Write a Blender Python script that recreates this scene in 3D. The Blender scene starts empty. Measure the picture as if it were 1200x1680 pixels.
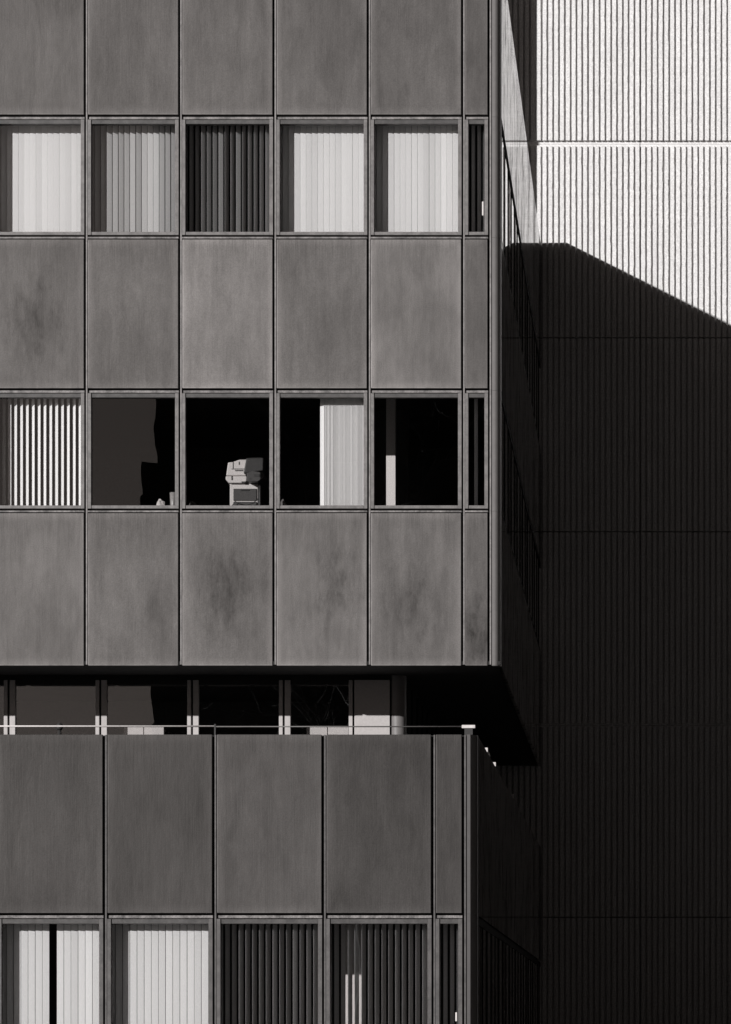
import bpy, bmesh, math, random
from mathutils import Matrix, Vector

random.seed(7)
scene = bpy.context.scene
col = scene.collection

# ------------------------------------------------------------------ camera
# Metres. Camera stands at the origin (eye height 1.6 m), Y runs into the
# picture, the facades are parallel to the sensor (shift lens).
EYE = 1.6
FPX = 6350.0                    # focal length in pixels of a 1680 px tall frame
CX, CY = 1064.0, 1705.0         # principal point in that frame
cam_d = bpy.data.cameras.new('camera')
cam = bpy.data.objects.new('camera', cam_d)
col.objects.link(cam)
cam.location = (0, 0, EYE)
cam.rotation_euler = (math.radians(90), 0, 0)
cam_d.sensor_fit = 'AUTO'
cam_d.sensor_width = 36.0
cam_d.lens = 36.0 * FPX / 1680.0
cam_d.shift_x = (600.0 - CX) / 1680.0
cam_d.shift_y = (CY - 840.0) / 1680.0
cam_d.clip_start = 0.5
cam_d.clip_end = 3000.0
scene.camera = cam

# ------------------------------------------------------------------ light
SX, SZ = 0.755, 0.377           # sun drift per metre of depth: to the right, down
sun_dir = Vector((SX, 1.0, -SZ)).normalized()
elev = math.asin(-sun_dir.z)
world = bpy.data.worlds.new('World')
scene.world = world
world.use_nodes = True
wn, wl = world.node_tree.nodes, world.node_tree.links
wn.clear()
sky = wn.new('ShaderNodeTexSky')
sky.sky_type = 'NISHITA'
sky.sun_disc = False
sky.sun_elevation = elev
sky.sun_rotation = math.atan2(-sun_dir.x, -sun_dir.y)
sky.air_density = 0.26
sky.dust_density = 0.2
sep = wn.new('ShaderNodeSeparateColor')      # black and white film behind a red filter
tint = wn.new('ShaderNodeMix'); tint.data_type = 'RGBA'; tint.blend_type = 'MULTIPLY'
tint.inputs[0].default_value = 1.0
tint.inputs[7].default_value = (1.0, 0.86, 0.79, 1)
bg = wn.new('ShaderNodeBackground')
bg.inputs['Strength'].default_value = 0.05
wo = wn.new('ShaderNodeOutputWorld')
wl.new(sky.outputs['Color'], sep.inputs[0])
wl.new(sep.outputs[0], tint.inputs[6])
wl.new(tint.outputs[2], bg.inputs['Color'])
wl.new(bg.outputs[0], wo.inputs[0])

sun_d = bpy.data.lights.new('sun', 'SUN')
sun_d.energy = 5.0
sun_d.angle = math.radians(0.5)
sun_d.color = (1.0, 0.99, 0.985)
sun = bpy.data.objects.new('sun', sun_d)
col.objects.link(sun)
sun.rotation_euler = sun_dir.to_track_quat('-Z', 'Y').to_euler()
sun.location = (-30, -30, 40)

scene.view_settings.view_transform = 'Standard'
scene.view_settings.look = 'None'
scene.view_settings.exposure = 0.0
scene.view_settings.gamma = 1.0
scene.view_settings.use_curve_mapping = False
scene.render.engine = 'CYCLES'
scene.cycles.max_bounces = 6
scene.cycles.diffuse_bounces = 3
scene.cycles.transparent_max_bounces = 16

# ------------------------------------------------------------------ materials
WARM = (1.0, 0.935, 0.912)


def grey(v):
    return (v * WARM[0], v * WARM[1], v * WARM[2], 1)


class NT:
    def __init__(self, name):
        self.m = bpy.data.materials.new(name)
        self.m.use_nodes = True
        self.n, self.l = self.m.node_tree.nodes, self.m.node_tree.links
        self.n.clear()
        self.out = self.n.new('ShaderNodeOutputMaterial')

    def node(self, t, **kw):
        nd = self.n.new(t)
        for k, v in kw.items():
            setattr(nd, k, v)
        return nd

    def link(self, a, b):
        self.l.new(a, b)

    def val(self, sock, v):
        if hasattr(v, 'links') or isinstance(v, bpy.types.NodeSocket):
            self.l.new(v, sock)
        else:
            sock.default_value = v

    def math(self, op, a, b=0.0, clamp=False):
        nd = self.node('ShaderNodeMath', operation=op, use_clamp=clamp)
        self.val(nd.inputs[0], a)
        self.val(nd.inputs[1], b)
        return nd.outputs[0]

    def ramp(self, v, a, b, lo=0.0, hi=1.0):
        nd = self.node('ShaderNodeMapRange', interpolation_type='SMOOTHSTEP')
        self.val(nd.inputs['Value'], v)
        self.val(nd.inputs['From Min'], a); self.val(nd.inputs['From Max'], b)
        self.val(nd.inputs['To Min'], lo); self.val(nd.inputs['To Max'], hi)
        return nd.outputs['Result']

    def noise(self, vec, scale, detail=3.0, rough=0.55, dist=0.0):
        nd = self.node('ShaderNodeTexNoise')
        self.link(vec, nd.inputs['Vector'])
        nd.inputs['Scale'].default_value = scale
        nd.inputs['Detail'].default_value = detail
        nd.inputs['Roughness'].default_value = rough
        nd.inputs['Distortion'].default_value = dist
        return nd.outputs['Fac']

    def vmul(self, vec, v):
        nd = self.node('ShaderNodeVectorMath', operation='MULTIPLY')
        self.link(vec, nd.inputs[0]); nd.inputs[1].default_value = v
        return nd.outputs[0]

    def coords(self, seed=True):
        """object space plus an offset of its own for every object"""
        tc = self.node('ShaderNodeTexCoord')
        oi = self.node('ShaderNodeObjectInfo')
        c = self.node('ShaderNodeCombineXYZ')
        r = self.math('MULTIPLY', oi.outputs['Random'], 91.7)
        self.link(r, c.inputs[0]); self.link(r, c.inputs[1]); self.link(self.math('MULTIPLY', r, 1.7), c.inputs[2])
        nd = self.node('ShaderNodeVectorMath', operation='ADD')
        self.link(tc.outputs['Object'], nd.inputs[0]); self.link(c.outputs[0], nd.inputs[1])
        return nd.outputs[0], tc, oi

    def tone(self, v, sat=1.0):
        """grey value to slightly warm colour"""
        nd = self.node('ShaderNodeCombineColor')
        self.link(v, nd.inputs[0])
        self.link(self.math('MULTIPLY', v, 1 - (1 - WARM[1]) * sat), nd.inputs[1])
        self.link(self.math('MULTIPLY', v, 1 - (1 - WARM[2]) * sat), nd.inputs[2])
        return nd.outputs[0]

    def bump(self, h, dist, strength=1.0):
        nd = self.node('ShaderNodeBump')
        nd.inputs['Strength'].default_value = strength
        nd.inputs['Distance'].default_value = dist
        self.link(h, nd.inputs['Height'])
        return nd.outputs[0]

    def bsdf(self, color, rough, normal=None, spec=0.5, metallic=0.0):
        b = self.node('ShaderNodeBsdfPrincipled')
        self.val(b.inputs['Base Color'], color)
        self.val(b.inputs['Roughness'], rough)
        self.val(b.inputs['Metallic'], metallic)
        b.inputs['Specular IOR Level'].default_value = spec
        if normal is not None:
            self.link(normal, b.inputs['Normal'])
        self.link(b.outputs[0], self.out.inputs[0])
        return b


def plain(name, v, rough=0.6, var=0.15, scale=30.0, spec=0.4, bump=0.0006):
    t = NT(name)
    v3, tc, oi = t.coords()
    n = t.noise(v3, scale, 4.0)
    f = t.ramp(n, 0.25, 0.75, 1 - var, 1 + var)
    t.bsdf(t.tone(t.math('MULTIPLY', f, v)), rough, t.bump(n, bump), spec)
    return t.m


def attr(t, name):
    a = t.node('ShaderNodeAttribute', attribute_type='OBJECT', attribute_name=name)
    return a.outputs['Fac']


def panel_material(name, base, cl=0.13, fine=0.035):
    """weathered bronze sheet: vertical streaks, pale rim, drifting stains"""
    t = NT(name)
    v3, tc, oi = t.coords()
    gen = t.node('ShaderNodeSeparateXYZ'); t.link(tc.outputs['Generated'], gen.inputs[0])
    loc = t.node('ShaderNodeSeparateXYZ'); t.link(tc.outputs['Object'], loc.inputs[0])
    streak = t.noise(t.vmul(v3, (11, 1, 0.8)), 1.0, 5.0, 0.62, 0.4)
    streak2 = t.noise(t.vmul(v3, (95, 1, 2.2)), 1.0, 3.0, 0.6)
    cloud = t.noise(t.vmul(v3, (2.2, 1, 0.8)), 1.7, 5.0, 0.62, 0.3)
    mott = t.noise(t.vmul(v3, (9, 1, 5)), 1.0, 5.0, 0.65, 0.3)
    grain = t.noise(v3, 75.0, 2.0, 0.7)
    gu, gv = gen.outputs[0], gen.outputs[2]
    eu = t.math('MINIMUM', gu, t.math('SUBTRACT', 1.0, gu))
    ev = t.math('MINIMUM', gv, t.math('SUBTRACT', 1.0, gv))
    wob = t.math('MULTIPLY', t.math('SUBTRACT', mott, 0.5), 0.09)
    rim = t.math('MAXIMUM', t.ramp(t.math('ADD', eu, wob), 0.0, 0.085, 1, 0),
                 t.ramp(t.math('ADD', ev, wob), 0.0, 0.06, 1, 0))
    # one stain of its own on the panels that carry one
    dx = t.math('SUBTRACT', loc.outputs[0], attr(t, 'stain_x'))
    dz = t.math('MULTIPLY', t.math('SUBTRACT', loc.outputs[2], attr(t, 'stain_z')), 0.72)
    d = t.math('SQRT', t.math('ADD', t.math('MULTIPLY', dx, dx), t.math('MULTIPLY', dz, dz)))
    d = t.math('ADD', d, t.math('MULTIPLY', t.math('SUBTRACT', t.noise(t.vmul(v3, (7, 1, 3.0)), 1.0, 6.0, 0.7), 0.5), 1.15))
    stain = t.math('MULTIPLY', t.ramp(d, -0.05, 0.55, 1, 0), t.math('MULTIPLY', attr(t, 'stain_s'), 1.05))
    stain = t.math('MULTIPLY', stain, t.ramp(mott, 0.3, 0.7, 0.5, 1.35))
    f = t.math('MULTIPLY', t.ramp(streak, 0.2, 0.8, 0.89, 1.11), t.ramp(cloud, 0.2, 0.8, 1 - cl, 1 + cl))
    f = t.math('MULTIPLY', f, t.ramp(streak2, 0.25, 0.75, 1 - fine, 1 + fine))
    f = t.math('MULTIPLY', f, t.ramp(mott, 0.25, 0.75, 0.91, 1.09))
    f = t.math('MULTIPLY', f, t.ramp(grain, 0.25, 0.75, 0.84, 1.16))
    drift = t.noise(t.vmul(v3, (0.9, 1, 0.55)), 1.0, 2.0, 0.5)
    f = t.math('MULTIPLY', f, t.ramp(drift, 0.3, 0.7, 0.86, 1.14))
    f = t.math('MULTIPLY', f, t.math('ADD', 0.97, t.math('MULTIPLY', rim, 0.36)))
    # sun caught on left edge and bottom lip, painted in as pale lines
    edge_glint = t.math('MAXIMUM', t.ramp(gu, 0.004, 0.014, 1, 0), t.ramp(gv, 0.002, 0.009, 1, 0))
    f = t.math('ADD', f, t.math('MULTIPLY', edge_glint, t.ramp(mott, 0.3, 0.6, 0.15, 0.75)))
    # run-off from the sill above: combed streaks fading down the sheet
    comb = t.math('MULTIPLY', t.ramp(gv, 0.62, 1.0, 0, 1), t.ramp(streak2, 0.38, 0.66, 0, 0.26))
    f = t.math('MULTIPLY', f, t.math('SUBTRACT', 1.0, comb))
    f = t.math('MULTIPLY', f, t.math('SUBTRACT', 1.0, stain))
    # pale specks and scratches
    vor = t.node('ShaderNodeTexVoronoi'); t.link(t.vmul(v3, (1, 1, 0.7)), vor.inputs['Vector']); vor.inputs['Scale'].default_value = 4.5
    speck = t.ramp(vor.outputs['Distance'], 0.012, 0.03, 1, 0)
    f = t.math('ADD', f, t.math('MULTIPLY', speck, 0.45))
    f = t.math('MULTIPLY', f, attr(t, 'tone'))
    t.bsdf(t.tone(t.math('MULTIPLY', f, base)), t.ramp(cloud, 0.2, 0.8, 0.42, 0.58),
           t.bump(t.math('ADD', streak2, t.math('MULTIPLY', cloud, 6.0)), 0.0007), 0.35).inputs['Specular Tint'].default_value = (1.0, 0.93, 0.88, 1)
    return t.m


def frame_material(name, base, rust=0.35):
    t = NT(name)
    v3, tc, oi = t.coords()
    n1 = t.noise(v3, 9.0, 5.0, 0.7)
    n2 = t.noise(v3, 60.0, 4.0, 0.7)
    f = t.math('MULTIPLY', t.ramp(n1, 0.3, 0.7, 1 - rust, 1 + rust), t.ramp(n2, 0.25, 0.75, 1 - rust * 0.6, 1 + rust * 0.6))
    t.bsdf(t.tone(t.math('MULTIPLY', f, base)), 0.5, t.bump(n2, 0.001), 0.4)
    return t.m


def side_material(name, base, rough):
    """the return face: same sheet, still polished enough to mirror at a glance"""
    t = NT(name)
    v3, tc, oi = t.coords()
    s1 = t.noise(t.vmul(v3, (1, 0.9, 0.55)), 1.0, 5.0, 0.7)
    s2 = t.noise(t.vmul(v3, (1, 2.4, 1.6)), 1.0, 4.0, 0.75)
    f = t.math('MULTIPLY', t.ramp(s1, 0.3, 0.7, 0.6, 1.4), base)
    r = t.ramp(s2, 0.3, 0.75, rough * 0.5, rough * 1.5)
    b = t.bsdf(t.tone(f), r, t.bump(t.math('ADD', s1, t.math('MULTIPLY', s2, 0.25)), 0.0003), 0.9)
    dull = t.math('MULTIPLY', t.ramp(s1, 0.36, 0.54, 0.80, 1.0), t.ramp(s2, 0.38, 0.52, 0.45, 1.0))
    v = t.node('ShaderNodeCombineColor')
    for k in range(3):
        t.link(dull, v.inputs[k])
    t.link(v.outputs[0], b.inputs['Specular Tint'])
    # worn matt streaks: mix the sheen away where the coating is dull
    d = t.node('ShaderNodeBsdfDiffuse'); t.link(t.tone(f), d.inputs[0])
    mx = t.node('ShaderNodeMixShader')
    t.link(dull, mx.inputs[0]); t.link(d.outputs[0], mx.inputs[1]); t.link(b.outputs[0], mx.inputs[2])
    t.link(mx.outputs[0], t.out.inputs[0])
    return t.m


def concrete_material(name, base):
    t = NT(name)
    v3, tc, oi = t.coords()
    big = t.noise(t.vmul(v3, (1, 1, 0.5)), 1.2, 3.0)
    mid = t.noise(v3, 34.0, 4.0, 0.7)
    fine = t.noise(v3, 95.0, 3.0, 0.7)
    vor = t.node('ShaderNodeTexVoronoi'); t.link(v3, vor.inputs['Vector']); vor.inputs['Scale'].default_value = 42.0
    pit = t.ramp(vor.outputs['Distance'], 0.04, 0.22, 1, 0)
    pit = t.math('MULTIPLY', pit, t.ramp(mid, 0.48, 0.62))
    f = t.math('MULTIPLY', t.ramp(big, 0.25, 0.75, 0.95, 1.05), t.ramp(mid, 0.3, 0.7, 0.80, 1.10))
    f = t.math('MULTIPLY', f, t.ramp(fine, 0.3, 0.7, 0.78, 1.12))
    f = t.math('MULTIPLY', f, t.math('SUBTRACT', 1.0, t.math('MULTIPLY', pit, 0.5)))
    h = t.math('SUBTRACT', t.math('ADD', mid, t.math('MULTIPLY', fine, 0.4)), t.math('MULTIPLY', pit, 0.8))
    t.bsdf(t.tone(t.math('MULTIPLY', f, base), 0.35), 0.9, t.bump(h, 0.006, 0.8), 0.2)
    return t.m


def glass_material(name, tintv=0.97, ripple=0.0004, f0=0.115):
    """thin float glass: clear through, Schlick reflection on both faces, faint roller wave"""
    t = NT(name)
    v3, tc, oi = t.coords()
    w = t.noise(t.vmul(v3, (1, 1, 0.55)), 1.6, 2.0, 0.45, 0.6)
    nrm = t.bump(w, ripple)
    lw = t.node('ShaderNodeLayerWeight'); lw.inputs['Blend'].default_value = 0.5
    p5 = t.math('POWER', lw.outputs['Facing'], 5.0)
    fr = t.math('ADD', f0, t.math('MULTIPLY', p5, 1 - f0))
    tr = t.node('ShaderNodeBsdfTransparent'); tr.inputs[0].default_value = (tintv, tintv, tintv, 1)
    gl = t.node('ShaderNodeBsdfGlossy'); gl.inputs['Roughness'].default_value = 0.0
    gl.inputs['Color'].default_value = (1, 1, 1, 1)
    t.link(nrm, gl.inputs['Normal'])
    mx = t.node('ShaderNodeMixShader')
    t.link(fr, mx.inputs[0]); t.link(tr.outputs[0], mx.inputs[1]); t.link(gl.outputs[0], mx.inputs[2])
    t.link(mx.outputs[0], t.out.inputs[0])
    return t.m


def slat_material(name, v):
    t = NT(name)
    v3, tc, oi = t.coords()
    n = t.noise(v3, 240.0, 2.0)
    r = t.math('ADD', 0.93, t.math('MULTIPLY', oi.outputs['Random'], 0.14))
    f = t.math('MULTIPLY', r, t.ramp(n, 0.3, 0.7, 0.97, 1.03))
    t.bsdf(t.tone(t.math('MULTIPLY', f, v), 0.25), 0.7, None, 0.3)
    return t.m


M = {}
M['panel'] = panel_material('bronze_panel_upper', 0.088, 0.17)
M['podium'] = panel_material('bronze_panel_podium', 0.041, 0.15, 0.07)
M['frame'] = frame_material('weathered_frame', 0.155, 0.25)
M['head'] = frame_material('shaded_head', 0.065, 0.3)  # darker copy of the frame metal, shade of the recessed head painted in
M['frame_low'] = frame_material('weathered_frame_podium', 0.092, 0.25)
M['strip'] = frame_material('rusted_strip', 0.17, 0.55)
M['mullion'] = frame_material('mullion_metal', 0.21, 0.22)
M['post'] = frame_material('corner_metal', 0.15, 0.06)
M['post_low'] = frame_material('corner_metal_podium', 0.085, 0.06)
M['void'] = plain('joint_backing', 0.012, 0.9)
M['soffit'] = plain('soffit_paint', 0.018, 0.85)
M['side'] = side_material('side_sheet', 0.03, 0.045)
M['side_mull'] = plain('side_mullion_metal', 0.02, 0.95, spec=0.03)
M['pale'] = frame_material('pale_aluminium', 0.43, 0.08)
M['palepanel'] = plain('pale_infill', 0.42, 0.7, 0.06)
M['concrete'] = concrete_material('ribbed_concrete', 0.76)
M['glass'] = glass_material('window_glass')
M['sideglass'] = glass_material('side_glass', 0.6, 0.00005)
M['slat'] = slat_material('blind_vinyl', 0.95)
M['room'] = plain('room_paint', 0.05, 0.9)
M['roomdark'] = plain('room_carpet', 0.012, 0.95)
M['column'] = plain('white_plaster', 0.78, 0.8, 0.05, 60, 0.3, 0.004)
M['roof'] = plain('roof_felt', 0.02, 0.95)
M['asphalt'] = plain('asphalt', 0.05, 0.9, 0.2, 8.0)
M['dark_building'] = plain('dark_cladding', 0.02, 0.9)
M['white_plastic'] = plain('white_plastic', 0.62, 0.45, 0.04)
M['mid_plastic'] = plain('mid_grey_plastic', 0.06, 0.45, 0.08)
M['grey_plastic'] = plain('grey_plastic', 0.13, 0.5, 0.06)
M['dark_plastic'] = plain('dark_plastic', 0.03, 0.5, 0.08)
M['steel'] = plain('galvanised_steel', 0.6, 0.45, 0.1)
M['paper'] = plain('paper', 0.6, 0.9, 0.05)
M['cup'] = plain('frosted_plastic', 0.3, 0.3, 0.05)
M['rail'] = plain('rail_paint', 0.8, 0.5, 0.12)

# ------------------------------------------------------------------ mesh helpers
W = {}          # world location of every object that can be a parent


def link(o, parent, loc, rot=None):
    col.objects.link(o)
    o.location = loc
    if rot:
        o.rotation_euler = rot
    W[o.name] = Vector(loc)
    if parent is not None:
        o.parent = parent
        o.matrix_parent_inverse = Matrix.Translation(-W[parent.name])
    return o


def empty(name, loc, label=None, cat=None, group=None):
    o = bpy.data.objects.new(name, None)
    o.empty_display_size = 0.2
    link(o, None, loc)
    tag(o, label, cat, group)
    return o


def tag(o, label=None, cat=None, group=None, kind=None):
    if label: o['label'] = label
    if cat: o['category'] = cat
    if group: o['group'] = group
    if kind: o['kind'] = kind
    return o


def bm_box(bm, x0, x1, y0, y1, z0, z1):
    v = [bm.verts.new(p) for p in ((x0, y0, z0), (x1, y0, z0), (x1, y1, z0), (x0, y1, z0),
                                   (x0, y0, z1), (x1, y0, z1), (x1, y1, z1), (x0, y1, z1))]
    for f in ((0, 3, 2, 1), (4, 5, 6, 7), (0, 1, 5, 4), (1, 2, 6, 5), (2, 3, 7, 6), (3, 0, 4, 7)):
        bm.faces.new([v[i] for i in f])


def mesh_from(bm, name, mat, bevel=0.0, segs=2, smooth=False):
    if bevel > 0:
        bmesh.ops.bevel(bm, geom=list(bm.edges), offset=bevel, segments=segs, profile=0.5, affect='EDGES')
    me = bpy.data.meshes.new(name)
    bm.to_mesh(me)
    bm.free()
    if mat:
        me.materials.append(mat)
    if smooth:
        for p in me.polygons:
            p.use_smooth = True
    return me


def box_mesh(name, sx, sy, sz, mat, bevel=0.0, segs=2):
    bm = bmesh.new()
    bm_box(bm, -sx / 2, sx / 2, -sy / 2, sy / 2, -sz / 2, sz / 2)
    return mesh_from(bm, name, mat, bevel, segs)


_cache = {}


def box(name, x0, x1, y0, y1, z0, z1, mat, parent=None, bevel=0.0, segs=2):
    """an axis aligned box as an object of its own; alike boxes share their mesh"""
    key = (name, round(x1 - x0, 4), round(y1 - y0, 4), round(z1 - z0, 4), mat.name, bevel)
    if key not in _cache:
        _cache[key] = box_mesh(name, x1 - x0, y1 - y0, z1 - z0, mat, bevel, segs)
    o = bpy.data.objects.new(name, _cache[key])
    return link(o, parent, ((x0 + x1) / 2, (y0 + y1) / 2, (z0 + z1) / 2))


def prism(name, pts, y0, y1, mat, parent=None, bevel=0.0):
    """polygon in X-Z pushed along Y"""
    cx = sum(p[0] for p in pts) / len(pts); cz = sum(p[1] for p in pts) / len(pts); cy = (y0 + y1) / 2
    bm = bmesh.new()
    a = [bm.verts.new((p[0] - cx, y0 - cy, p[1] - cz)) for p in pts]
    b = [bm.verts.new((p[0] - cx, y1 - cy, p[1] - cz)) for p in pts]
    bm.faces.new(a); bm.faces.new(list(reversed(b)))
    for i in range(len(pts)):
        j = (i + 1) % len(pts)
        bm.faces.new((a[j], a[i], b[i], b[j]))
    bmesh.ops.recalc_face_normals(bm, faces=list(bm.faces))
    o = bpy.data.objects.new(name, mesh_from(bm, name, mat, bevel))
    return link(o, parent, (cx, cy, cz))


def tube(name, pts, r, mat, parent=None, n=8):
    bm = bmesh.new()
    o0 = Vector(pts[0])
    rings = []
    for i, p in enumerate(pts):
        p = Vector(p)
        d = (Vector(pts[min(i + 1, len(pts) - 1)]) - Vector(pts[max(i - 1, 0)])).normalized()
        u = d.orthogonal().normalized(); w = d.cross(u)
        rr = r[i] if isinstance(r, (list, tuple)) else r
        rings.append([bm.verts.new(p - o0 + (u * math.cos(k * 2 * math.pi / n) + w * math.sin(k * 2 * math.pi / n)) * rr) for k in range(n)])
    for i in range(len(rings) - 1):
        for k in range(n):
            bm.faces.new((rings[i][k], rings[i][(k + 1) % n], rings[i + 1][(k + 1) % n], rings[i + 1][k]))
    bm.faces.new(list(reversed(rings[0]))); bm.faces.new(rings[-1])
    bmesh.ops.recalc_face_normals(bm, faces=list(bm.faces))
    o = bpy.data.objects.new(name, mesh_from(bm, name, mat, smooth=True))
    return link(o, parent, pts[0])


def lathe(name, prof, loc, mat, parent=None, n=16):
    bm = bmesh.new()
    rings = [[bm.verts.new((r * math.cos(k * 2 * math.pi / n), r * math.sin(k * 2 * math.pi / n), z)) for k in range(n)] for r, z in prof]
    for i in range(len(rings) - 1):
        for k in range(n):
            bm.faces.new((rings[i][k], rings[i][(k + 1) % n], rings[i + 1][(k + 1) % n], rings[i + 1][k]))
    bm.faces.new(list(reversed(rings[0])))
    o = bpy.data.objects.new(name, mesh_from(bm, name, mat, smooth=True))
    return link(o, parent, loc)


def h(v):            # height above the eye -> world Z
    return v + EYE


def at(px, py, y):   # point seen at a pixel of the survey photo, at depth y
    return Vector(((px - CX) / FPX * y, y, (CY - py) / FPX * y + EYE))


# ------------------------------------------------------------------ survey
MOD = 1.2185                     # facade module
J0 = -2.3906                     # left edge of the last full joint
JEND = -2.049                    # joint at the end of the narrow bay
XS = -1.9016                     # side face
YF = 50.0                        # upper front
YR = 51.42                       # recessed storey
YP = 43.08                       # podium front
YW = 68.5                        # ribbed wall
ROOF = 14.06
P1, P2 = 11.945, 8.41            # lower edges of the first and second spandrel rows
SOFF = 4.827
PTOP, PBOT = 3.392, 1.404        # podium panels
TERR = 2.35                      # terrace floor
XL = -16.0                       # far left end of the building mass


def joint(k):
    return J0 - MOD * k


BAYS = [(joint(k), joint(k - 1)) for k in (6, 5, 4, 3, 2, 1)] + [(J0, JEND)]

# ------------------------------------------------------------------ ground
bm = bmesh.new()
bm_box(bm, -900, 900, -900, 900, -0.5, 0)
g = bpy.data.objects.new('ground', mesh_from(bm, 'ground', M['asphalt']))
link(g, None, (0, 0, 0)); tag(g, kind='structure')

# ------------------------------------------------------------------ ribbed concrete building
wall = empty('concrete_building', (2.0, YW, 0),
             'pale building with vertically ribbed concrete panels, half in sun and half in shadow', 'building')
box('core_wall', XL, 16, YW + 0.22, YW + 1.2, 0, h(26), M['concrete'], wall)
RP = 0.1026                      # rib pitch
RX0 = -1.902                     # right edge of the first rib right of the bronze building
RH = 0.062                       # rib relief
PJX = RX0 + 17 * RP + 0.012      # vertical panel joint
ROWS = [(19.26, 22.7, .006), (15.84, 19.26, 0.043), (12.405, 15.84, .043), (8.975, 12.405, .007), (5.555, 8.975, .007), (2.157, 5.555, .036), (-1.5, 2.157, .007)]


def rib_mesh(length, seed, wd=0.066):
    rnd = random.Random(seed)
    bm = bmesh.new()
    n = max(4, int(length / 0.034))
    prev = None
    jl = jr = 0.0
    for i in range(n + 1):
        z = -length / 2 + length * i / n
        jl = 0.5 * jl + rnd.gauss(0, 0.0013)
        jr = 0.5 * jr + rnd.gauss(0, 0.0017)
        d = RH + rnd.gauss(0, 0.0006)
        if rnd.random() < 0.06:
            jr -= rnd.uniform(0.003, 0.007)
        ring = [bm.verts.new((-wd / 2 - 0.006 + jl, 0.004, z)), bm.verts.new((-wd / 2 + jl, -d + 0.003, z)),
                bm.verts.new((wd / 2 + jr, -d, z)), bm.verts.new((wd / 2 + 0.003 + jr, 0.004, z))]
        if prev:
            for k in range(3):
                bm.faces.new((prev[k], prev[k + 1], ring[k + 1], ring[k]))
        else:
            bm.faces.new(ring)
        prev = ring
    bm.faces.new(list(reversed(prev)))
    bmesh.ops.recalc_face_normals(bm, faces=list(bm.faces))
    return mesh_from(bm, 'rib', M['concrete'])


PCOLS = [(PJX - 4.7, PJX - 0.006), (PJX + 0.006, PJX + 3.6)]
for ri, (z0, z1, gap) in enumerate(ROWS):
    # gap = half height of the plain band at the upper and lower joint
    up = ROWS[ri - 1][2] if ri > 0 else 0.007
    lo = gap
    top, bot = z1 - (ROWS[ri][2] if ri == 0 else 0), z0
    panels = []
    for (x0, x1) in PCOLS:
        panels.append(box('concrete_panel', x0, x1, YW, YW + 0.2, h(z0 + (.0015 if ri in (1, 4) else .008)), h(z1 - (.0015 if ri in (2, 5) else .008)), M['concrete'], wall, 0.004, 1))
    gtop = {0: .011, 1: .011, 2: .038, 3: .011, 4: .011, 5: .034, 6: .011}[ri]
    gbot = {0: .011, 1: .056, 2: .011, 3: .011, 4: .034, 5: .011, 6: .011}[ri]
    length = (z1 - gtop) - (z0 + gbot)
    zc = ((z1 - gtop) + (z0 + gbot)) / 2
    variants = [rib_mesh(length, 100 * ri + s) for s in range(7)]
    left = -12 if ri in (0, 1, 2) else 0
    stuff = bmesh.new()
    for k in range(-24, 52):
        xr = RX0 + RP * k
        xc = xr - 0.035
        pan = panels[0] if xc < PJX else panels[1]
        if ri > 0 and left <= k <= 34:
            o = bpy.data.objects.new('rib', random.choice(variants))
            link(o, pan, (xc + random.gauss(0, 0.0006), YW - 0.002, h(zc)))
        else:
            me = random.choice(variants)
            nf = len(stuff.verts)
            tmp = bmesh.new(); tmp.from_mesh(me)
            vm = [stuff.verts.new(v.co + Vector((xc, YW - 0.002, h(zc)))) for v in tmp.verts]
            tmp.verts.index_update()
            for f in tmp.faces:
                stuff.faces.new([vm[v.index] for v in f.verts])
            tmp.free()
    so = bpy.data.objects.new('outer_ribs', mesh_from(stuff, 'outer_ribs', M['concrete']))
    link(so, wall, (0, 0, 0)); tag(so, kind='stuff')

# ------------------------------------------------------------------ bronze office building
bld = empty('office_building', (-6.0, YF, 0),
            'dark bronze panelled office block with window bands, overhang and podium', 'building')


def stain(o, tone=1.0, x=0.0, z=0.0, s=0.0):
    o['tone'] = tone
    o['stain_x'] = x
    o['stain_z'] = z
    o['stain_s'] = s


def spandrel(y, jx, jn, z0, z1, mat, tone, st=None):
    o = box('spandrel_panel', jx + 0.027, jn - 0.028, y, y + 0.05, h(z0), h(z1), mat, bld, 0.006, 2)
    stain(o, tone, *(st or (0, 0, 0)))
    return o


# joints: proud bar with a dark recessed backing
def mullion(y, jx, z0, z1, mat):
    box('mullion', jx, jx + 0.021, y - 0.004, y + 0.085, h(z0), h(z1), mat, bld, 0.003, 1)
    box('joint_backing', jx - 0.045, jx + 0.045, y + 0.086, y + 0.15, h(z0), h(z1), M['void'], bld)


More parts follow.
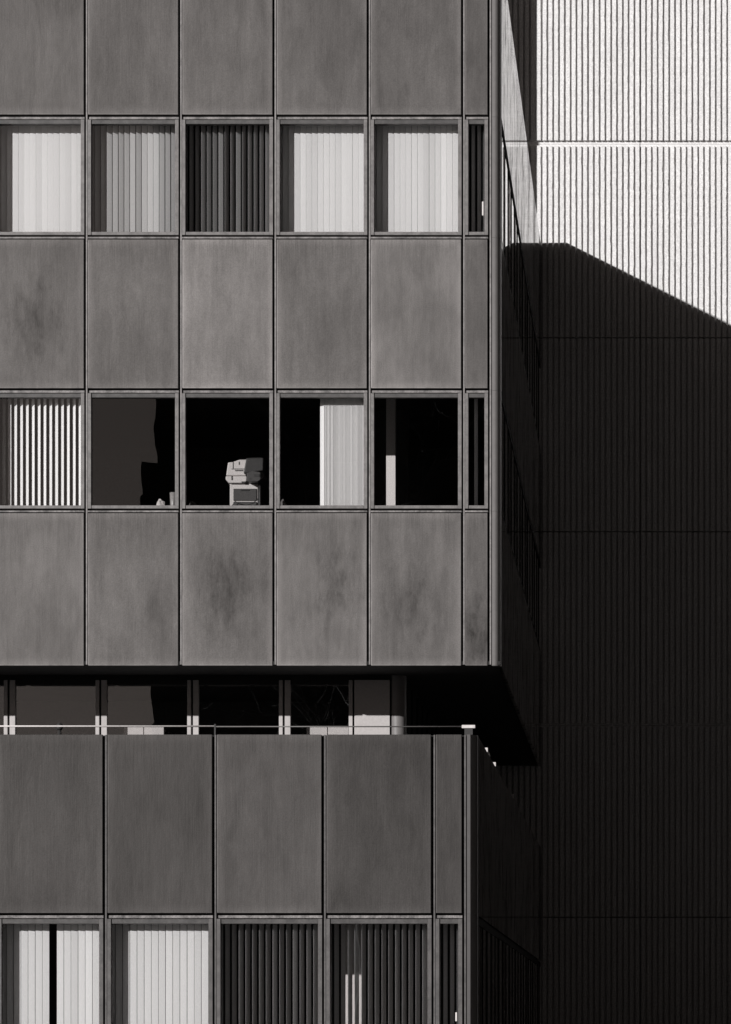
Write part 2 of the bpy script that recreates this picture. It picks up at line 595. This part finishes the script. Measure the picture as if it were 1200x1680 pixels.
def window(y, jx, jn, p, fmat, sill=True, height=1.394):
    """p = lower edge of the spandrel above; frame, pane, head strip and sill"""
    x0, x1 = jx + 0.022, jn - 0.021
    gx0, gx1 = jx + 0.066, jn - 0.068
    ht, gt = p - 0.063, p - 0.118
    gb = gt - height; fb = gb - 0.043
    cx, cz = (x0 + x1) / 2, (ht + fb) / 2
    key = ('window', round(x1 - x0, 3), fmat.name, y)
    if key not in _cache:
        bm = bmesh.new()
        d = 0.11
        bm_box(bm, x0 - cx, gx0 - cx, 0.0, d, fb - cz, ht - cz)
        bm_box(bm, gx1 - cx, x1 - cx, 0.0, d, fb - cz, ht - cz)
        bm_box(bm, gx0 - cx + .0005, gx1 - cx - .0005, 0.010, d, fb - cz + .002, gb - cz)
        _cache[key] = mesh_from(bm, 'window', fmat, 0.003, 1)
    w = link(bpy.data.objects.new('window', _cache[key]), bld, (cx, y, h(cz)))
    box('head', gx0 + .0005, gx1 - .0005, y + .014, y + .11, h(gt), h(ht - .002), M['head'], w, .003, 1)
    box('pane', gx0 - .004, gx1 + .004, y + 0.060, y + 0.066, h(gb - .004), h(gt + .004), M['glass'], w)
    box('head_strip', x0, x1, y + 0.022, y + 0.085, h(p - 0.056), h(p - 0.024), M['strip'], w, 0.003, 1)
    if sill:
        box('sill', x0, x1, y - 0.008, y + 0.085, h(fb - 0.048), h(fb - 0.025), M['strip'], w, 0.003, 1)
    return w, (gx0, gx1, gb, gt)


UP = {}
# stains read off the photograph, per bay (index in BAYS) and row: (x, z, strength) from the panel centre
STAINS = {(1, 1): (-0.05, -0.10, 0.51), (2, 1): (.1, -.5, 0.21), (3, 1): (.2, -.2, 0.12), (4, 1): (0.3, -.3, 0.15), (5, 1): (.2, -.4, 0.15), (6, 1): (0, 0, 0.22),
          (1, 2): (.2, -.45, 0.21), (2, 2): (.35, -.2, 0.30), (3, 2): (.0, .0, 0.60), (4, 2): (.2, .05, 0.48), (5, 2): (-.05, -.1, 0.45), (6, 2): (0, -.55, 0.63), (6, 0): (.05, 0, 0.18),
          (1, 0): (.3, .6, 0.33), (2, 0): (0, .6, 0.15), (3, 0): (.1, .5, 0.15), (4, 0): (.2, .3, 0.15), (5, 0): (.1, .7, 0.18)}
TONES = {0: (.92, .88, .96, .97, .98, .92, .94), 1: (1.0, 1.02, 1.02, 1.56, 1.16, 1.52, .98), 2: (1.1, 1.30, 1.12, 1.24, 1.30, 1.26, 1.0)}
for b, (jx, jn) in enumerate(BAYS):
    spandrel(YF, jx, jn, P1, ROOF - .05, M['panel'], TONES[0][b], STAINS.get((b, 0)))
    spandrel(YF, jx, jn, P2, P1 - 1.612, M['panel'], TONES[1][b], STAINS.get((b, 1)))
    spandrel(YF, jx, jn, SOFF, P2 - 1.612, M['panel'], TONES[2][b], STAINS.get((b, 2)))
    mullion(YF, jx, SOFF + .012, ROOF - .05, M['mullion'])
    for r, p in ((1, P1), (2, P2)):
        UP[(r, b)] = window(YF, jx, jn, p, M['frame'])
mullion(YF, JEND, SOFF + .012, ROOF - .05, M['mullion'])


def corner_post(y, z0, z1, mat, r=0.085, chamfer=False):
    x0 = JEND + 0.027
    prof = [(x0, y + .12), (x0, y + .012), (x0 + .006, y)]
    if chamfer:
        prof += [(XS - .082, y), (XS - .074, y + .006), (XS - .016, y + .118), (XS - .008, y + .124)]
    else:
        prof += [(XS - r + r * math.sin(a), y + .15 - .15 * math.cos(a)) for a in [math.pi / 2 * i / 12 for i in range(13)]]
    prof += [(XS, y + .16), (XS - .05, y + .16), (XS - .05, y + .12)]
    bm = bmesh.new()
    lo = [bm.verts.new((px - XS, py - y, h(z0))) for px, py in prof]
    hi = [bm.verts.new((px - XS, py - y, h(z1))) for px, py in prof]
    for i in range(len(prof)):
        j = (i + 1) % len(prof)
        f = bm.faces.new((lo[i], lo[j], hi[j], hi[i]))
        f.smooth = (not chamfer) and 3 <= i <= 14
    for ring in (lo, hi):        # caps keep vertices of their own so the curve shades true
        bm.faces.new([bm.verts.new(v.co) for v in ring])
    bmesh.ops.recalc_face_normals(bm, faces=list(bm.faces))
    me = mesh_from(bm, 'corner_post', mat)
    return link(bpy.data.objects.new('corner_post', me), bld, (XS, y, 0))


# corner sheets are one storey long with a tight butt joint
for z0, z1 in ((SOFF, P2 - 1.59), (P2 - 1.588, P2 - .03), (P2 - .028, P1 - 1.59), (P1 - 1.588, P1 - .03), (P1 - .028, ROOF - .05)):
    corner_post(YF, z0, z1, M['post'])

# backing walls behind the spandrels, floor slabs, room shells
YB = 57.0
for z0, z1 in ((P1 - .03, ROOF - .1), (P2 - .03, P1 - 1.535), (SOFF + .06, P2 - 1.535)):
    box('spandrel_backing', XL, XS - .06, YF + .16, YF + .24, h(z0), h(z1), M['void'], bld)
box('front_wall', XL, joint(6) - .05, YF + .01, YF + .12, h(SOFF), h(ROOF), M['panel'], bld)['tone'] = .9
FL2, FL1 = 6.35, 9.9
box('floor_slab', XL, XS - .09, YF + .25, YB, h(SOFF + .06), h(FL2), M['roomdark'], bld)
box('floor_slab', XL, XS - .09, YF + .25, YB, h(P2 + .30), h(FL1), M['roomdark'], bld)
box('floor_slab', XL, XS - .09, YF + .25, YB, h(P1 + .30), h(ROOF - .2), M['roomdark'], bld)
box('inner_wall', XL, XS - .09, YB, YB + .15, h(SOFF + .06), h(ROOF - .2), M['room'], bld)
box('end_wall', XL - .2, XL, YF, YW, 0, h(ROOF), M['void'], bld)
# columns and a partition inside the upper office
box('column', -3.484, -3.362, YF + 1.44, YF + 1.60, h(FL2), h(P2 + .30), M['column'], bld)
box('partition', -4.4, -3.32, YF + 3.6, YF + 3.7, h(FL2), h(P2 + .30), M['room'], bld)

# roof, coping, raised plant room, parapet ramped down to the ribbed wall
box('roof', XL, XS - .02, YF + .13, YW - .03, h(ROOF - .2), h(ROOF - .12), M['roof'], bld)
box('coping', XL, XS - .004, YF - .004, YF + .30, h(ROOF - .049), h(ROOF), M['mullion'], bld)
bm = bmesh.new()
ys = [YF + .4, YW - 1.07, YW - .02]
zs = [ROOF + .404, ROOF + .404, ROOF]
for i in range(3):
    pass
va = []
for x in (-2.32, -2.2):
    va.append([bm.verts.new((x, y, h(z))) for y, z in zip(ys, zs)] + [bm.verts.new((x, ys[2], h(ROOF - .12))), bm.verts.new((x, ys[0], h(ROOF - .12)))])
bm.faces.new(va[0]); bm.faces.new(list(reversed(va[1])))
for i in range(5):
    j = (i + 1) % 5
    bm.faces.new((va[0][j], va[0][i], va[1][i], va[1][j]))
bmesh.ops.recalc_face_normals(bm, faces=list(bm.faces))
link(bpy.data.objects.new('roof_upstand', mesh_from(bm, 'roof_upstand', M['roof'])), bld, (0, 0, 0))
ph = box('plant_room', -10.5, -4.57, 65.0, 68.0, h(15.91), h(23.0), M['dark_building'], bld)
for x in (-10.3, -4.77):
    for y in (65.2, 67.8):
        box('support_post', x - .1, x + .1, y - .1, y + .1, h(ROOF - .12), h(15.91), M['dark_building'], ph)

# side face of the upper block: long sheets above and below bands of glass
YS0, YS1 = YF + .16, YW - .03
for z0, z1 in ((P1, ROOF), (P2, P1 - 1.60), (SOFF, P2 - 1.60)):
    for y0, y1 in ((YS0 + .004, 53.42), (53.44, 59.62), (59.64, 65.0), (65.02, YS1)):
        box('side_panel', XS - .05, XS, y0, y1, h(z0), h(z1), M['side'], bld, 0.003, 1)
for p in (P1, P2):
    gt, gb = p - .085, p - 1.53
    sw = box('side_window', XS - .05, XS - .004, YS0 + .004, YS1, h(p - .085), h(p - .012), M['side_mull'], bld)
    box('pane', XS - .0185, XS - .0125, YS0 + .01, YS1, h(gb), h(gt), M['sideglass'], sw)
    box('sill', XS - .05, XS - .006, YS0 + .004, YS1, h(p - 1.59), h(gb), M['side_mull'], sw)
    y = YS0 + .2
    while y < YS1 - .1:
        box('side_mullion', XS - .045, XS - .004, y, y + .06, h(gb), h(gt), M['side_mull'], sw)
        y += MOD
    # vertical slats drawn across inside the band would be lost in the reflection
    box('inner_lining', XS - .085, XS - .06, YS0 + .01, YS1, h(p - 1.59), h(p - .01), M['roomdark'], bld)

# soffit under the overhang
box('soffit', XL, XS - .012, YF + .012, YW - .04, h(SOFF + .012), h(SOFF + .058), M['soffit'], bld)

# ---- recessed storey above the podium
XRE = -3.225
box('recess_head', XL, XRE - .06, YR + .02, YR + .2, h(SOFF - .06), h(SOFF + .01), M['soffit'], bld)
rec_j = [joint(k) for k in (6, 5, 4, 3, 2)]
RZ0, RZ1 = TERR, SOFF - .055


def recess_window(x0, x1, solid=False):
    cx = (x0 + x1) / 2
    key = ('rec', round(x1 - x0, 3))
    if key not in _cache:
        bm = bmesh.new()
        hw = (x1 - x0) / 2
        cz = (RZ0 + RZ1) / 2
        bm_box(bm, -hw, -hw + .075, 0, .09, RZ0 - cz, RZ1 - cz)
        bm_box(bm, hw - .050, hw, 0, .09, RZ0 - cz, RZ1 - cz)
        bm_box(bm, -hw + .0755, hw - .0505, .012, .09, RZ0 - cz, RZ0 - cz + .35)
        _cache[key] = mesh_from(bm, 'terrace_window', M['pale'], .003, 1)
    w = link(bpy.data.objects.new('terrace_window', _cache[key]), bld, (cx, YR, h((RZ0 + RZ1) / 2)))
    box('head', x0 + .0755, x1 - .0505, YR + .012, YR + .09, h(RZ1 - .06), h(RZ1), M['soffit'], w)  # head bar coloured black to stand for the shade under the overhang
    if solid:
        box('infill_panel', x0 + .012, x1 - .001, YR - .012, YR - .002, h(RZ0), h(RZ1), M['palepanel'], w)
    else:
        box('pane', x0 + .07, x1 - .045, YR + .05, YR + .056, h(RZ0 + .345), h(RZ1 - .055), M['glass'], w)
    return w


for i, jx in enumerate(rec_j):
    nx = rec_j[i + 1] if i + 1 < len(rec_j) else -3.93
    recess_window(jx - .003, nx - .03 if i + 1 < len(rec_j) else nx)
    box('joint_backing', jx - .04, jx + .01, YR + .07, YR + .12, h(RZ0), h(RZ1), M['void'], bld)
recess_window(-3.905, -3.435, True)
box('joint_backing', -3.95, -3.88, YR + .07, YR + .12, h(RZ0), h(RZ1), M['void'], bld)
bm = bmesh.new()
rr = .10
prof = [(-3.41, .1), (-3.41, 0)] + [(XRE - rr + rr * math.sin(a), rr - rr * math.cos(a)) for a in [math.pi / 2 * i / 8 for i in range(9)]] + [(XRE, .2), (XRE - .08, .2)]
lo = [bm.verts.new((a, YR + b_, h(RZ0))) for a, b_ in prof]; hi = [bm.verts.new((a, YR + b_, h(SOFF + .01))) for a, b_ in prof]
for i in range(len(prof)):
    j = (i + 1) % len(prof)
    bm.faces.new((lo[i], lo[j], hi[j], hi[i])).smooth = 1 <= i <= 9
for ring in (lo, hi):
    bm.faces.new([bm.verts.new(v.co) for v in ring])
bmesh.ops.recalc_face_normals(bm, faces=list(bm.faces))
link(bpy.data.objects.new('terrace_corner_post', mesh_from(bm, 'terrace_corner_post', M['post'])), bld, (0, 0, 0))
box('terrace_side_wall', XRE - .05, XRE - .02, YR + .21, YW - .03, h(RZ0), h(SOFF + .01), M['side_mull'], bld)
y = YR + .3
while y < YW - .5:
    box('side_mullion', XRE - .019, XRE + .004, y, y + .06, h(RZ0), h(RZ1), M['side_mull'], bld)
    y += MOD
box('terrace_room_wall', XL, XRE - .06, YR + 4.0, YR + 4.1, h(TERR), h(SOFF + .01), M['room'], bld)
box('terrace_floor', XL, XS - .35, YP + .33, YW - .03, h(TERR - .3), h(TERR), M['roof'], bld)

# ---- podium
PTONES = (.95, .98, 1.0, .98, 1.36, .93, 1.0)
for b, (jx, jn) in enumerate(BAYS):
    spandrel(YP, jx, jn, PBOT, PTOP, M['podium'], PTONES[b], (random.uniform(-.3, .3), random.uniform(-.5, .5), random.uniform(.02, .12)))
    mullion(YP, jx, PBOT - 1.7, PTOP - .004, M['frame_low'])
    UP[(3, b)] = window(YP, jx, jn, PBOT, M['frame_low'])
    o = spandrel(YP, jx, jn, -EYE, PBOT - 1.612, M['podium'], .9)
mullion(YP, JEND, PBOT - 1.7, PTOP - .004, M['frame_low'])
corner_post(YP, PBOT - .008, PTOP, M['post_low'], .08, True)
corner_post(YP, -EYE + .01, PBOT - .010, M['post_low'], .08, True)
box('parapet_core', XL, XS - .06, YP + .16, YP + .32, h(PBOT - .03), h(PTOP - .01), M['void'], bld)
box('front_wall', XL, joint(6) - .05, YP + .01, YP + .12, 0, h(PTOP), M['podium'], bld)['tone'] = .9
box('podium_slab', XL, XS - .1, YP + .33, YW - .03, h(TERR - .62), h(TERR - .31), M['roomdark'], bld)
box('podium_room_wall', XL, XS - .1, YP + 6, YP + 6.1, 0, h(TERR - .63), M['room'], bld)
box('column', -3.53, -3.27, YP + 1.46, YP + 1.62, 0, h(TERR - .63), M['column'], bld)
PS0, PS1 = YP + .16, YW - .03
for y0, y1 in ((PS0 + .004, 49.0), (49.01, 56.0), (56.01, 62.5), (62.51, PS1)):
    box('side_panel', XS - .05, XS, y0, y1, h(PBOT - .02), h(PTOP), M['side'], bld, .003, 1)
box('side_parapet_core', XS - .33, XS - .06, YP + .34, YW - .03, h(TERR - .2), h(PTOP - .02), M['void'], bld)
sw = box('side_window', XS - .05, XS - .004, PS0 + .004, PS1, h(PBOT - .12), h(PBOT - .045), M['side_mull'], bld)
box('pane', XS - .0185, XS - .0125, PS0 + .01, PS1, 0.02, h(PBOT - .12), M['sideglass'], sw)
y = PS0 + .2
while y < PS1 - .1:
    box('side_mullion', XS - .045, XS - .004, y, y + .06, .02, h(PBOT - .12), M['side_mull'], sw)
    y += MOD
box('inner_lining', XS - .085, XS - .06, PS0 + .01, PS1, 0, h(PBOT - .02), M['roomdark'], bld)

# white strips added to stand for sunlit slivers in the narrow windows
for key, z0, z1 in (((1, 6), 10.65, 10.83), ((3, 6), .20, .30)):
    w, (gx0, gx1, gb, gt) = UP[key]
    yy = W[w.name].y
    box('lit_sliver', gx1 - .033, gx1 - .012, yy + .036, yy + .056, h(z0), h(z1), M['white_plastic'], w, .003, 1)

# ------------------------------------------------------------------ vertical blinds
_slat = {}


def slat_mesh(height):
    k = round(height, 3)
    if k in _slat:
        return _slat[k]
    bm = bmesh.new()
    wd, n, sag = 0.0745, 4, 0.0006
    fr, bk = [], []
    for i in range(n + 1):
        u = -1 + 2 * i / n
        x = u * wd / 2
        y = -sag * (1 - u * u)
        fr.append((x, y)); bk.append((x, y + .0009))
    prof = fr + bk[::-1]
    lo = [bm.verts.new((x, y, -height / 2)) for x, y in prof]
    hi = [bm.verts.new((x, y, height / 2)) for x, y in prof]
    for i in range(len(prof)):
        j = (i + 1) % len(prof)
        bm.faces.new((lo[i], lo[j], hi[j], hi[i]))
    bmesh.ops.recalc_face_normals(bm, faces=list(bm.faces))
    _slat[k] = mesh_from(bm, 'slat', M['slat'], smooth=False)
    return _slat[k]


def blind(key, depth, spec, label, group=None):
    """spec = list of (x, degrees); positive turns a slat's face to the right"""
    w, (gx0, gx1, gb, gt) = UP[key]
    y = W[w.name].y + depth
    e = empty('vertical_blind', ((gx0 + gx1) / 2, y, h(gb - .12)), label, 'blind', group)
    zt, zb = gt + .14, gb - .12
    box('headrail', gx0 - .01, gx1 + .01, y - .02, y + .02, h(zt), h(zt + .035), M['slat'], e)
    me = slat_mesh(zt - zb)
    for x, a in spec:
        o = bpy.data.objects.new('slat', me)
        link(o, e, (x, y + random.gauss(0, .0006), h((zt + zb) / 2)), (0, 0, math.radians(a)))
    return e


def run(key, angle, jit=1.5, pitch=.0758, x0=None, x1=None, skip=()):
    gx0, gx1 = UP[key][1][:2]
    x = (gx0 if x0 is None else x0) - .02
    out, i = [], 0
    while x < (gx1 if x1 is None else x1) + .04:
        a = angle(i) if callable(angle) else angle
        if i not in skip:
            out.append((x + random.gauss(0, .0006), a + random.gauss(0, jit * (.6 if random.random() < .85 else 2.2))))
        x += pitch; i += 1
    return out


BD = 0.215
blind((1, 1), BD, run((1, 1), 15), 'bright closed vertical blind in upper window at left picture edge')
grad = [36, 37, 36, 34, 36, 39, 37, 30, 40, 29, 27, 26, 35, 37, 39, 38, 37, 36]
blind((1, 2), BD, run((1, 2), lambda i: grad[i]), 'grey vertical blind of unevenly turned slats, second upper window from left')
dark = [53, 53, 53, 50, 49.5, 48.5, 43, 53, 53, 45.5, 51.5, 51, 51.5, 51, 50.5, 51, 50.5, 51]
blind((1, 3), BD, run((1, 3), lambda i: dark[i], .5), 'dark vertical blind with edge-on slats, third upper window from left')
blind((1, 4), BD, run((1, 4), 14.5, 1.2), 'bright closed vertical blind in fourth upper window from left')
blind((1, 5), BD, run((1, 5), 14.5, 1.2), 'bright closed vertical blind in the last wide upper window before the corner')
blind((1, 6), BD, run((1, 6), 53, .6), 'dark vertical blind in narrow upper corner window')
blind((2, 1), BD, run((2, 1), -52, 1.5), 'striped half-open vertical blind above the middle spandrels at left edge')
gx0, gx1 = UP[(2, 4)][1][:2]
stack = [(-4.222, -14)] + [(-4.176 + .0228 * i, 33 + random.uniform(-8, 8)) for i in range(25)]
blind((2, 4), BD, stack, 'pale vertical blind drawn back into a stack beside the half-open window')
blind((2, 6), BD, run((2, 6), 55, x0=UP[(2, 6)][1][0] + .11, x1=UP[(2, 6)][1][0] + .12), 'few dark slats in narrow middle-row corner window')
blind((3, 2), BD, run((3, 2), 13, 1.5, .0800, skip=(7,)), 'bright lower vertical blind with one slat missing, at left picture edge')
blind((3, 3), BD, run((3, 3), 13, 1.2, .0800), 'bright full vertical blind in second lower window from left')
blind((3, 4), BD, run((3, 4), 53, .7), 'dark open vertical blind in third lower window from left')
blind((3, 5), BD, run((3, 5), 53, .6), 'dark open blind with bright streaks showing between its slats')
blind((3, 6), BD, run((3, 6), 53, .6), 'dark vertical blind in narrow lower corner window')

# ------------------------------------------------------------------ copier in the middle row
YC = YF + 1.52


def pp(lst, y):
    return [((px - CX) / FPX * y, (CY - py) / FPX * y + EYE) for px, py in lst]


c0 = at(403, 828, YC + .3)
cop = empty('office_copier', (c0.x, YC + .3, h(FL2)), 'bulky white and grey office copier standing behind an open window', 'copier')
prism('cabinet', pp([(377, 793), (423, 793), (423, 905), (377, 905)], YC + .02), YC + .05, YC + .50, M['white_plastic'], cop, .006)
prism('front_panel', pp([(383, 801.5), (421, 801.5), (421, 821), (383, 821)], YC + .02), YC + .035, YC + .049, M['mid_plastic'], cop, .003)
prism('drawer', pp([(383, 823), (421, 823), (421, 850), (383, 850)], YC + .02), YC + .030, YC + .049, M['mid_plastic'], cop, .003)
prism('scanner_base', pp([(370.5, 781), (405, 781), (405, 789), (401, 792.5), (376, 792.5), (370.5, 787)], YC), YC + .0, YC + .46, M['white_plastic'], cop, .012)
lid = prism('scanner_lid', pp([(371, 780), (374, 758), (382, 757.5), (394, 753), (405, 753), (404, 780)], YC), YC + .02, YC + .44, M['white_plastic'], cop, .013)
prism('seam', pp([(382, 758), (383.2, 757.6), (383.2, 768), (382, 768)], YC), YC + .015, YC + .021, M['dark_plastic'], lid)
prism('seam', pp([(380, 768.5), (403, 768.5), (403, 769.6), (380, 769.6)], YC), YC + .015, YC + .021, M['mid_plastic'], lid)
prism('paper_tray', pp([(400, 777), (404.5, 751.5), (433, 751), (432.5, 772.5), (406, 777)], YC - .06), YC - .08, YC + .30, M['dark_plastic'], cop, .014)
ctl = prism('control_box', pp([(405.5, 777), (415, 773), (434, 776.5), (434.5, 784), (423, 790.5), (406, 790)], YC - .10), YC - .13, YC + .22, M['mid_plastic'], cop, .005)
prism('latch', pp([(410.5, 785), (413, 785), (413, 787), (410.5, 787)], YC - .10), YC - .135, YC - .131, M['dark_plastic'], ctl)
prism('hinge_block', pp([(380, 781), (381.8, 781), (381.8, 787.5), (380, 787.5)], YC), YC - .008, YC + .0, M['dark_plastic'], cop)
tube('side_pipe', [tuple(at(426.5, 793, YC)), tuple(at(426.5, 812, YC)), tuple(at(426.5, 830, YC)), tuple(at(426.5, 900, YC))], [.018, .022, .024, .024], M['dark_plastic'], cop)
tube('cable', [tuple(at(381, 830, YC - .02)), tuple(at(386, 822.5, YC - .02)), tuple(at(394, 826.5, YC - .02)), tuple(at(404, 829, YC - .02)), tuple(at(415, 826, YC - .02)), tuple(at(424, 818, YC - .02)), tuple(at(428, 823, YC - .02))], .006, M['dark_plastic'], cop, 6)

prism('exit_slot', pp([(396, 790), (403, 790), (403, 792.3), (397, 792.3)], YC), YC - .006, YC - .001, M['dark_plastic'], cop)
prism('button_row', pp([(386, 770.8), (399, 770.8), (399, 772.4), (386, 772.4)], YC), YC + .012, YC + .019, M['mid_plastic'], lid)
prism('button_row', pp([(392, 757), (393, 757), (393, 762), (392, 762)], YC), YC + .012, YC + .019, M['dark_plastic'], lid)
prism('paper_stack', pp([(409, 752.2), (428, 751.8), (428, 750.6), (409, 751)], YC - .06), YC - .05, YC + .25, M['mid_plastic'], cop)
prism('screen', pp([(417, 778.2), (432, 778.8), (432, 782.5), (418, 782.5)], YC - .10), YC - .136, YC - .131, M['dark_plastic'], ctl)
prism('handle', pp([(395, 802.8), (409, 802.8), (409, 804.6), (395, 804.6)], YC + .02), YC + .022, YC + .034, M['dark_plastic'], cop)

# things left on the inner window board
board_y0, board_y1 = YF + .25, YF + .62
zb = P2 - 1.512 - .02
box('window_board', XL, XS - .1, board_y0, board_y1, h(zb - .03), h(zb), M['room'], bld)
yb = YF + .34
p = at(284.5, 829, yb)
cup = lathe('drinking_cup', [(.034, 0), (.036, .01), (.046, .23), (.043, .232), (.036, .03), (.002, .028)], (p.x, yb, h(zb)), M['cup'])
tag(cup, 'translucent drinking cup on the sill by the mullion, left of the copier window', 'cup')


def crumple(name, loc, r, mat, seed, label, cat, sq=(1, 1, 1)):
    rnd = random.Random(seed)
    bm = bmesh.new()
    bmesh.ops.create_icosphere(bm, subdivisions=2, radius=r)
    for v in bm.verts:
        v.co *= rnd.uniform(.72, 1.12)
        v.co = Vector((v.co.x * sq[0], v.co.y * sq[1], max(v.co.z * sq[2], -r * .6)))
    o = bpy.data.objects.new(name, mesh_from(bm, name, mat))
    link(o, None, loc)
    return tag(o, label, cat)


p = at(264, 822, yb)
crumple('crumpled_paper', (p.x, yb, h(zb + .065)), .085, M['paper'], 3, 'crumpled pale paper lying on the sill beside the drinking cup', 'paper', (.65, .6, 1.1))
p = at(316, 822, yb)
crumple('rag', (p.x, yb, h(zb + .05)), .07, M['grey_plastic'], 9, 'small dark rag on the sill in the copier window corner', 'rag', (.8, .6, 1.2))
p = at(465, 822, yb)
crumple('paper_wad', (p.x, yb, h(zb + .05)), .07, M['grey_plastic'], 14, 'small grey wad on the sill of the window with stacked blind', 'wad', (.65, .6, 1.4))

# ------------------------------------------------------------------ terrace things
zr = (CY - 1191.5) / FPX * (YP + .1)
rail = empty('terrace_railing', (-5.0, YP + .1, h(PTOP)), 'thin pale safety rail running along the podium parapet', 'railing')
xr0, xrm, xr1 = -9.9, (353 - CX) / FPX * (YP + .1), (758 - CX) / FPX * (YP + .1)
tube('rail', [(xr0, YP + .1, h(zr)), (xrm, YP + .1, h(zr))], .010, M['rail'], rail)
tube('rail', [(xrm, YP + .1, h(zr - .004)), (xr1, YP + .1, h(zr - .004))], .007, M['grey_plastic'], rail)
for x in (xrm, xrm - MOD * 4):
    box('bracket', x - .008, x + .008, YP + .09, YP + .12, h(PTOP - .04), h(zr + .025), M['dark_plastic'], rail)
box('end_plate', xr1, xr1 + .150, YP + .09, YP + .13, h(zr - .022), h(zr + .014), M['steel'], rail, .003, 1)
box('end_bracket', xr1 + .03, xr1 + .12, YP + .10, YP + .13, h(PTOP - .02), h(zr - .023), M['dark_plastic'], rail)
for yy, s in ((45.75, 1), (48.15, 1), (54.4, 1)):
    br = box('side_clamp', XS - .045, XS + .006, yy, yy + .05, h(PTOP + .002), h(PTOP + .055), M['steel'], rail, .004, 1)
tube('side_rail', [(XS - .01, 45.80, h(PTOP + .03)), (XS - .0, 46.3, h(PTOP + .022)), (XS - .006, 46.6, h(PTOP + .004))], .006, M['steel'], rail)

vp = at(98, 1200, 47.0)
vent = empty('vent_pipe', (vp.x, 47.0, h(TERR)), 'short dark capped vent pipe rising behind the podium parapet', 'pipe')
ztop = (CY - 1187) / FPX * 47.0
lathe('pipe', [(.022, 0), (.022, ztop - TERR - .05), (.001, ztop - TERR - .05)], (vp.x, 47.0, h(TERR)), M['dark_plastic'], vent, 10)
lathe('cap', [(.03, 0), (.045, .02), (.040, .07), (.012, .09), (.001, .09)], (vp.x, 47.0, h(ztop - .08)), M['dark_plastic'], vent, 10)

for (a, b_, lab) in ((203, 270, 'low pale cabinet behind the second terrace window pane'), (503, 573, 'low pale cabinet behind the terrace window nearest the pale infill panel')):
    yy = YR + .33
    x0, x1 = (a - CX) / FPX * yy, (b_ - CX) / FPX * yy
    cb = empty('cabinet', ((x0 + x1) / 2, yy, h(TERR)), lab, 'cabinet', 'cabinets inside the terrace storey')
    box('cabinet_body', x0, x1, yy, yy + .35, h(TERR), h(4.20), M['grey_plastic'], cb, .004, 1)
    for i in range(2):
        xa = x0 + (x1 - x0) * i / 2
        box('cabinet_door', xa + .005, xa + (x1 - x0) / 2 - .005, yy - .018, yy - .001, h(TERR + .05), h(4.19), M['paper'], cb, .003, 1)

# ------------------------------------------------------------------ block across the street, seen mirrored in the panes
opp = empty('dark_office_block', (10, -30, 0), 'dark tall block across the street, seen only mirrored in the window panes', 'building')
box('tower', -16.6, 45, -45, -30, 0, 47, M['dark_building'], opp)
box('wing', -17.0, -16.61, -44, -30, 0, 21, M['dark_building'], opp)
box('low_wing', -62, -17.02, -44, -30, 0, 8.5, M['dark_building'], opp)
for i in range(12):
    box('window_band', -15.8, 44, -29.99, -29.93, 3 + i * 3.6, 4.6 + i * 3.6, M['void'], opp)

# bare street tree in front of that block: its branches show faintly in the panes
def bare_tree(base, height, label):
    rnd = random.Random(21)
    root = empty('bare_tree', base, label, 'tree')
    bark = M['bark']
    o0 = Vector(base)
    bm_t, bm_c = bmesh.new(), bmesh.new()

    def seg(bm, a, b, ra, rb, n=5):
        d = (b - a).normalized()
        u = d.orthogonal().normalized(); w = d.cross(u)
        q = [[bm.verts.new(p - o0 + (u * math.cos(k * 2 * math.pi / n) + w * math.sin(k * 2 * math.pi / n)) * r) for k in range(n)] for p, r in ((a, ra), (b, rb))]
        for k in range(n):
            bm.faces.new((q[0][k], q[0][(k + 1) % n], q[1][(k + 1) % n], q[1][k]))

    def grow(p, d, length, r, level):
        n = 4
        for i in range(n):
            d = (d + Vector((rnd.gauss(0, .14), rnd.gauss(0, .14), rnd.gauss(.03, .08)))).normalized()
            q = p + d * length / n
            r2 = r * .86
            seg(bm_t if level == 0 else bm_c, p, q, r, r2, 8 if level == 0 else 4)
            p, r = q, r2
            if level < 5 and (i >= 1 or level > 0):
                for _ in range(2 if level == 0 else 1):
                    side = d.orthogonal().normalized()
                    side.rotate(Matrix.Rotation(rnd.uniform(0, 6.28), 3, d))
                    nd = (d * rnd.uniform(.5, .9) + side * rnd.uniform(.5, .9)).normalized()
                    grow(p, nd, length * rnd.uniform(.55, .75), r * .62, level + 1)

    grow(Vector(base), Vector((0, 0, 1)), height * .5, .28, 0)
    link(bpy.data.objects.new('trunk', mesh_from(bm_t, 'trunk', bark)), root, base)
    link(bpy.data.objects.new('crown', mesh_from(bm_c, 'crown', bark)), root, base)
    return root


M['bark'] = plain('pale_bark', 0.09, 0.9, 0.3, 6.0)
bare_tree((-7.6, -14.0, 0.0), 21.0, 'bare street tree whose branches are faintly mirrored in the window panes')
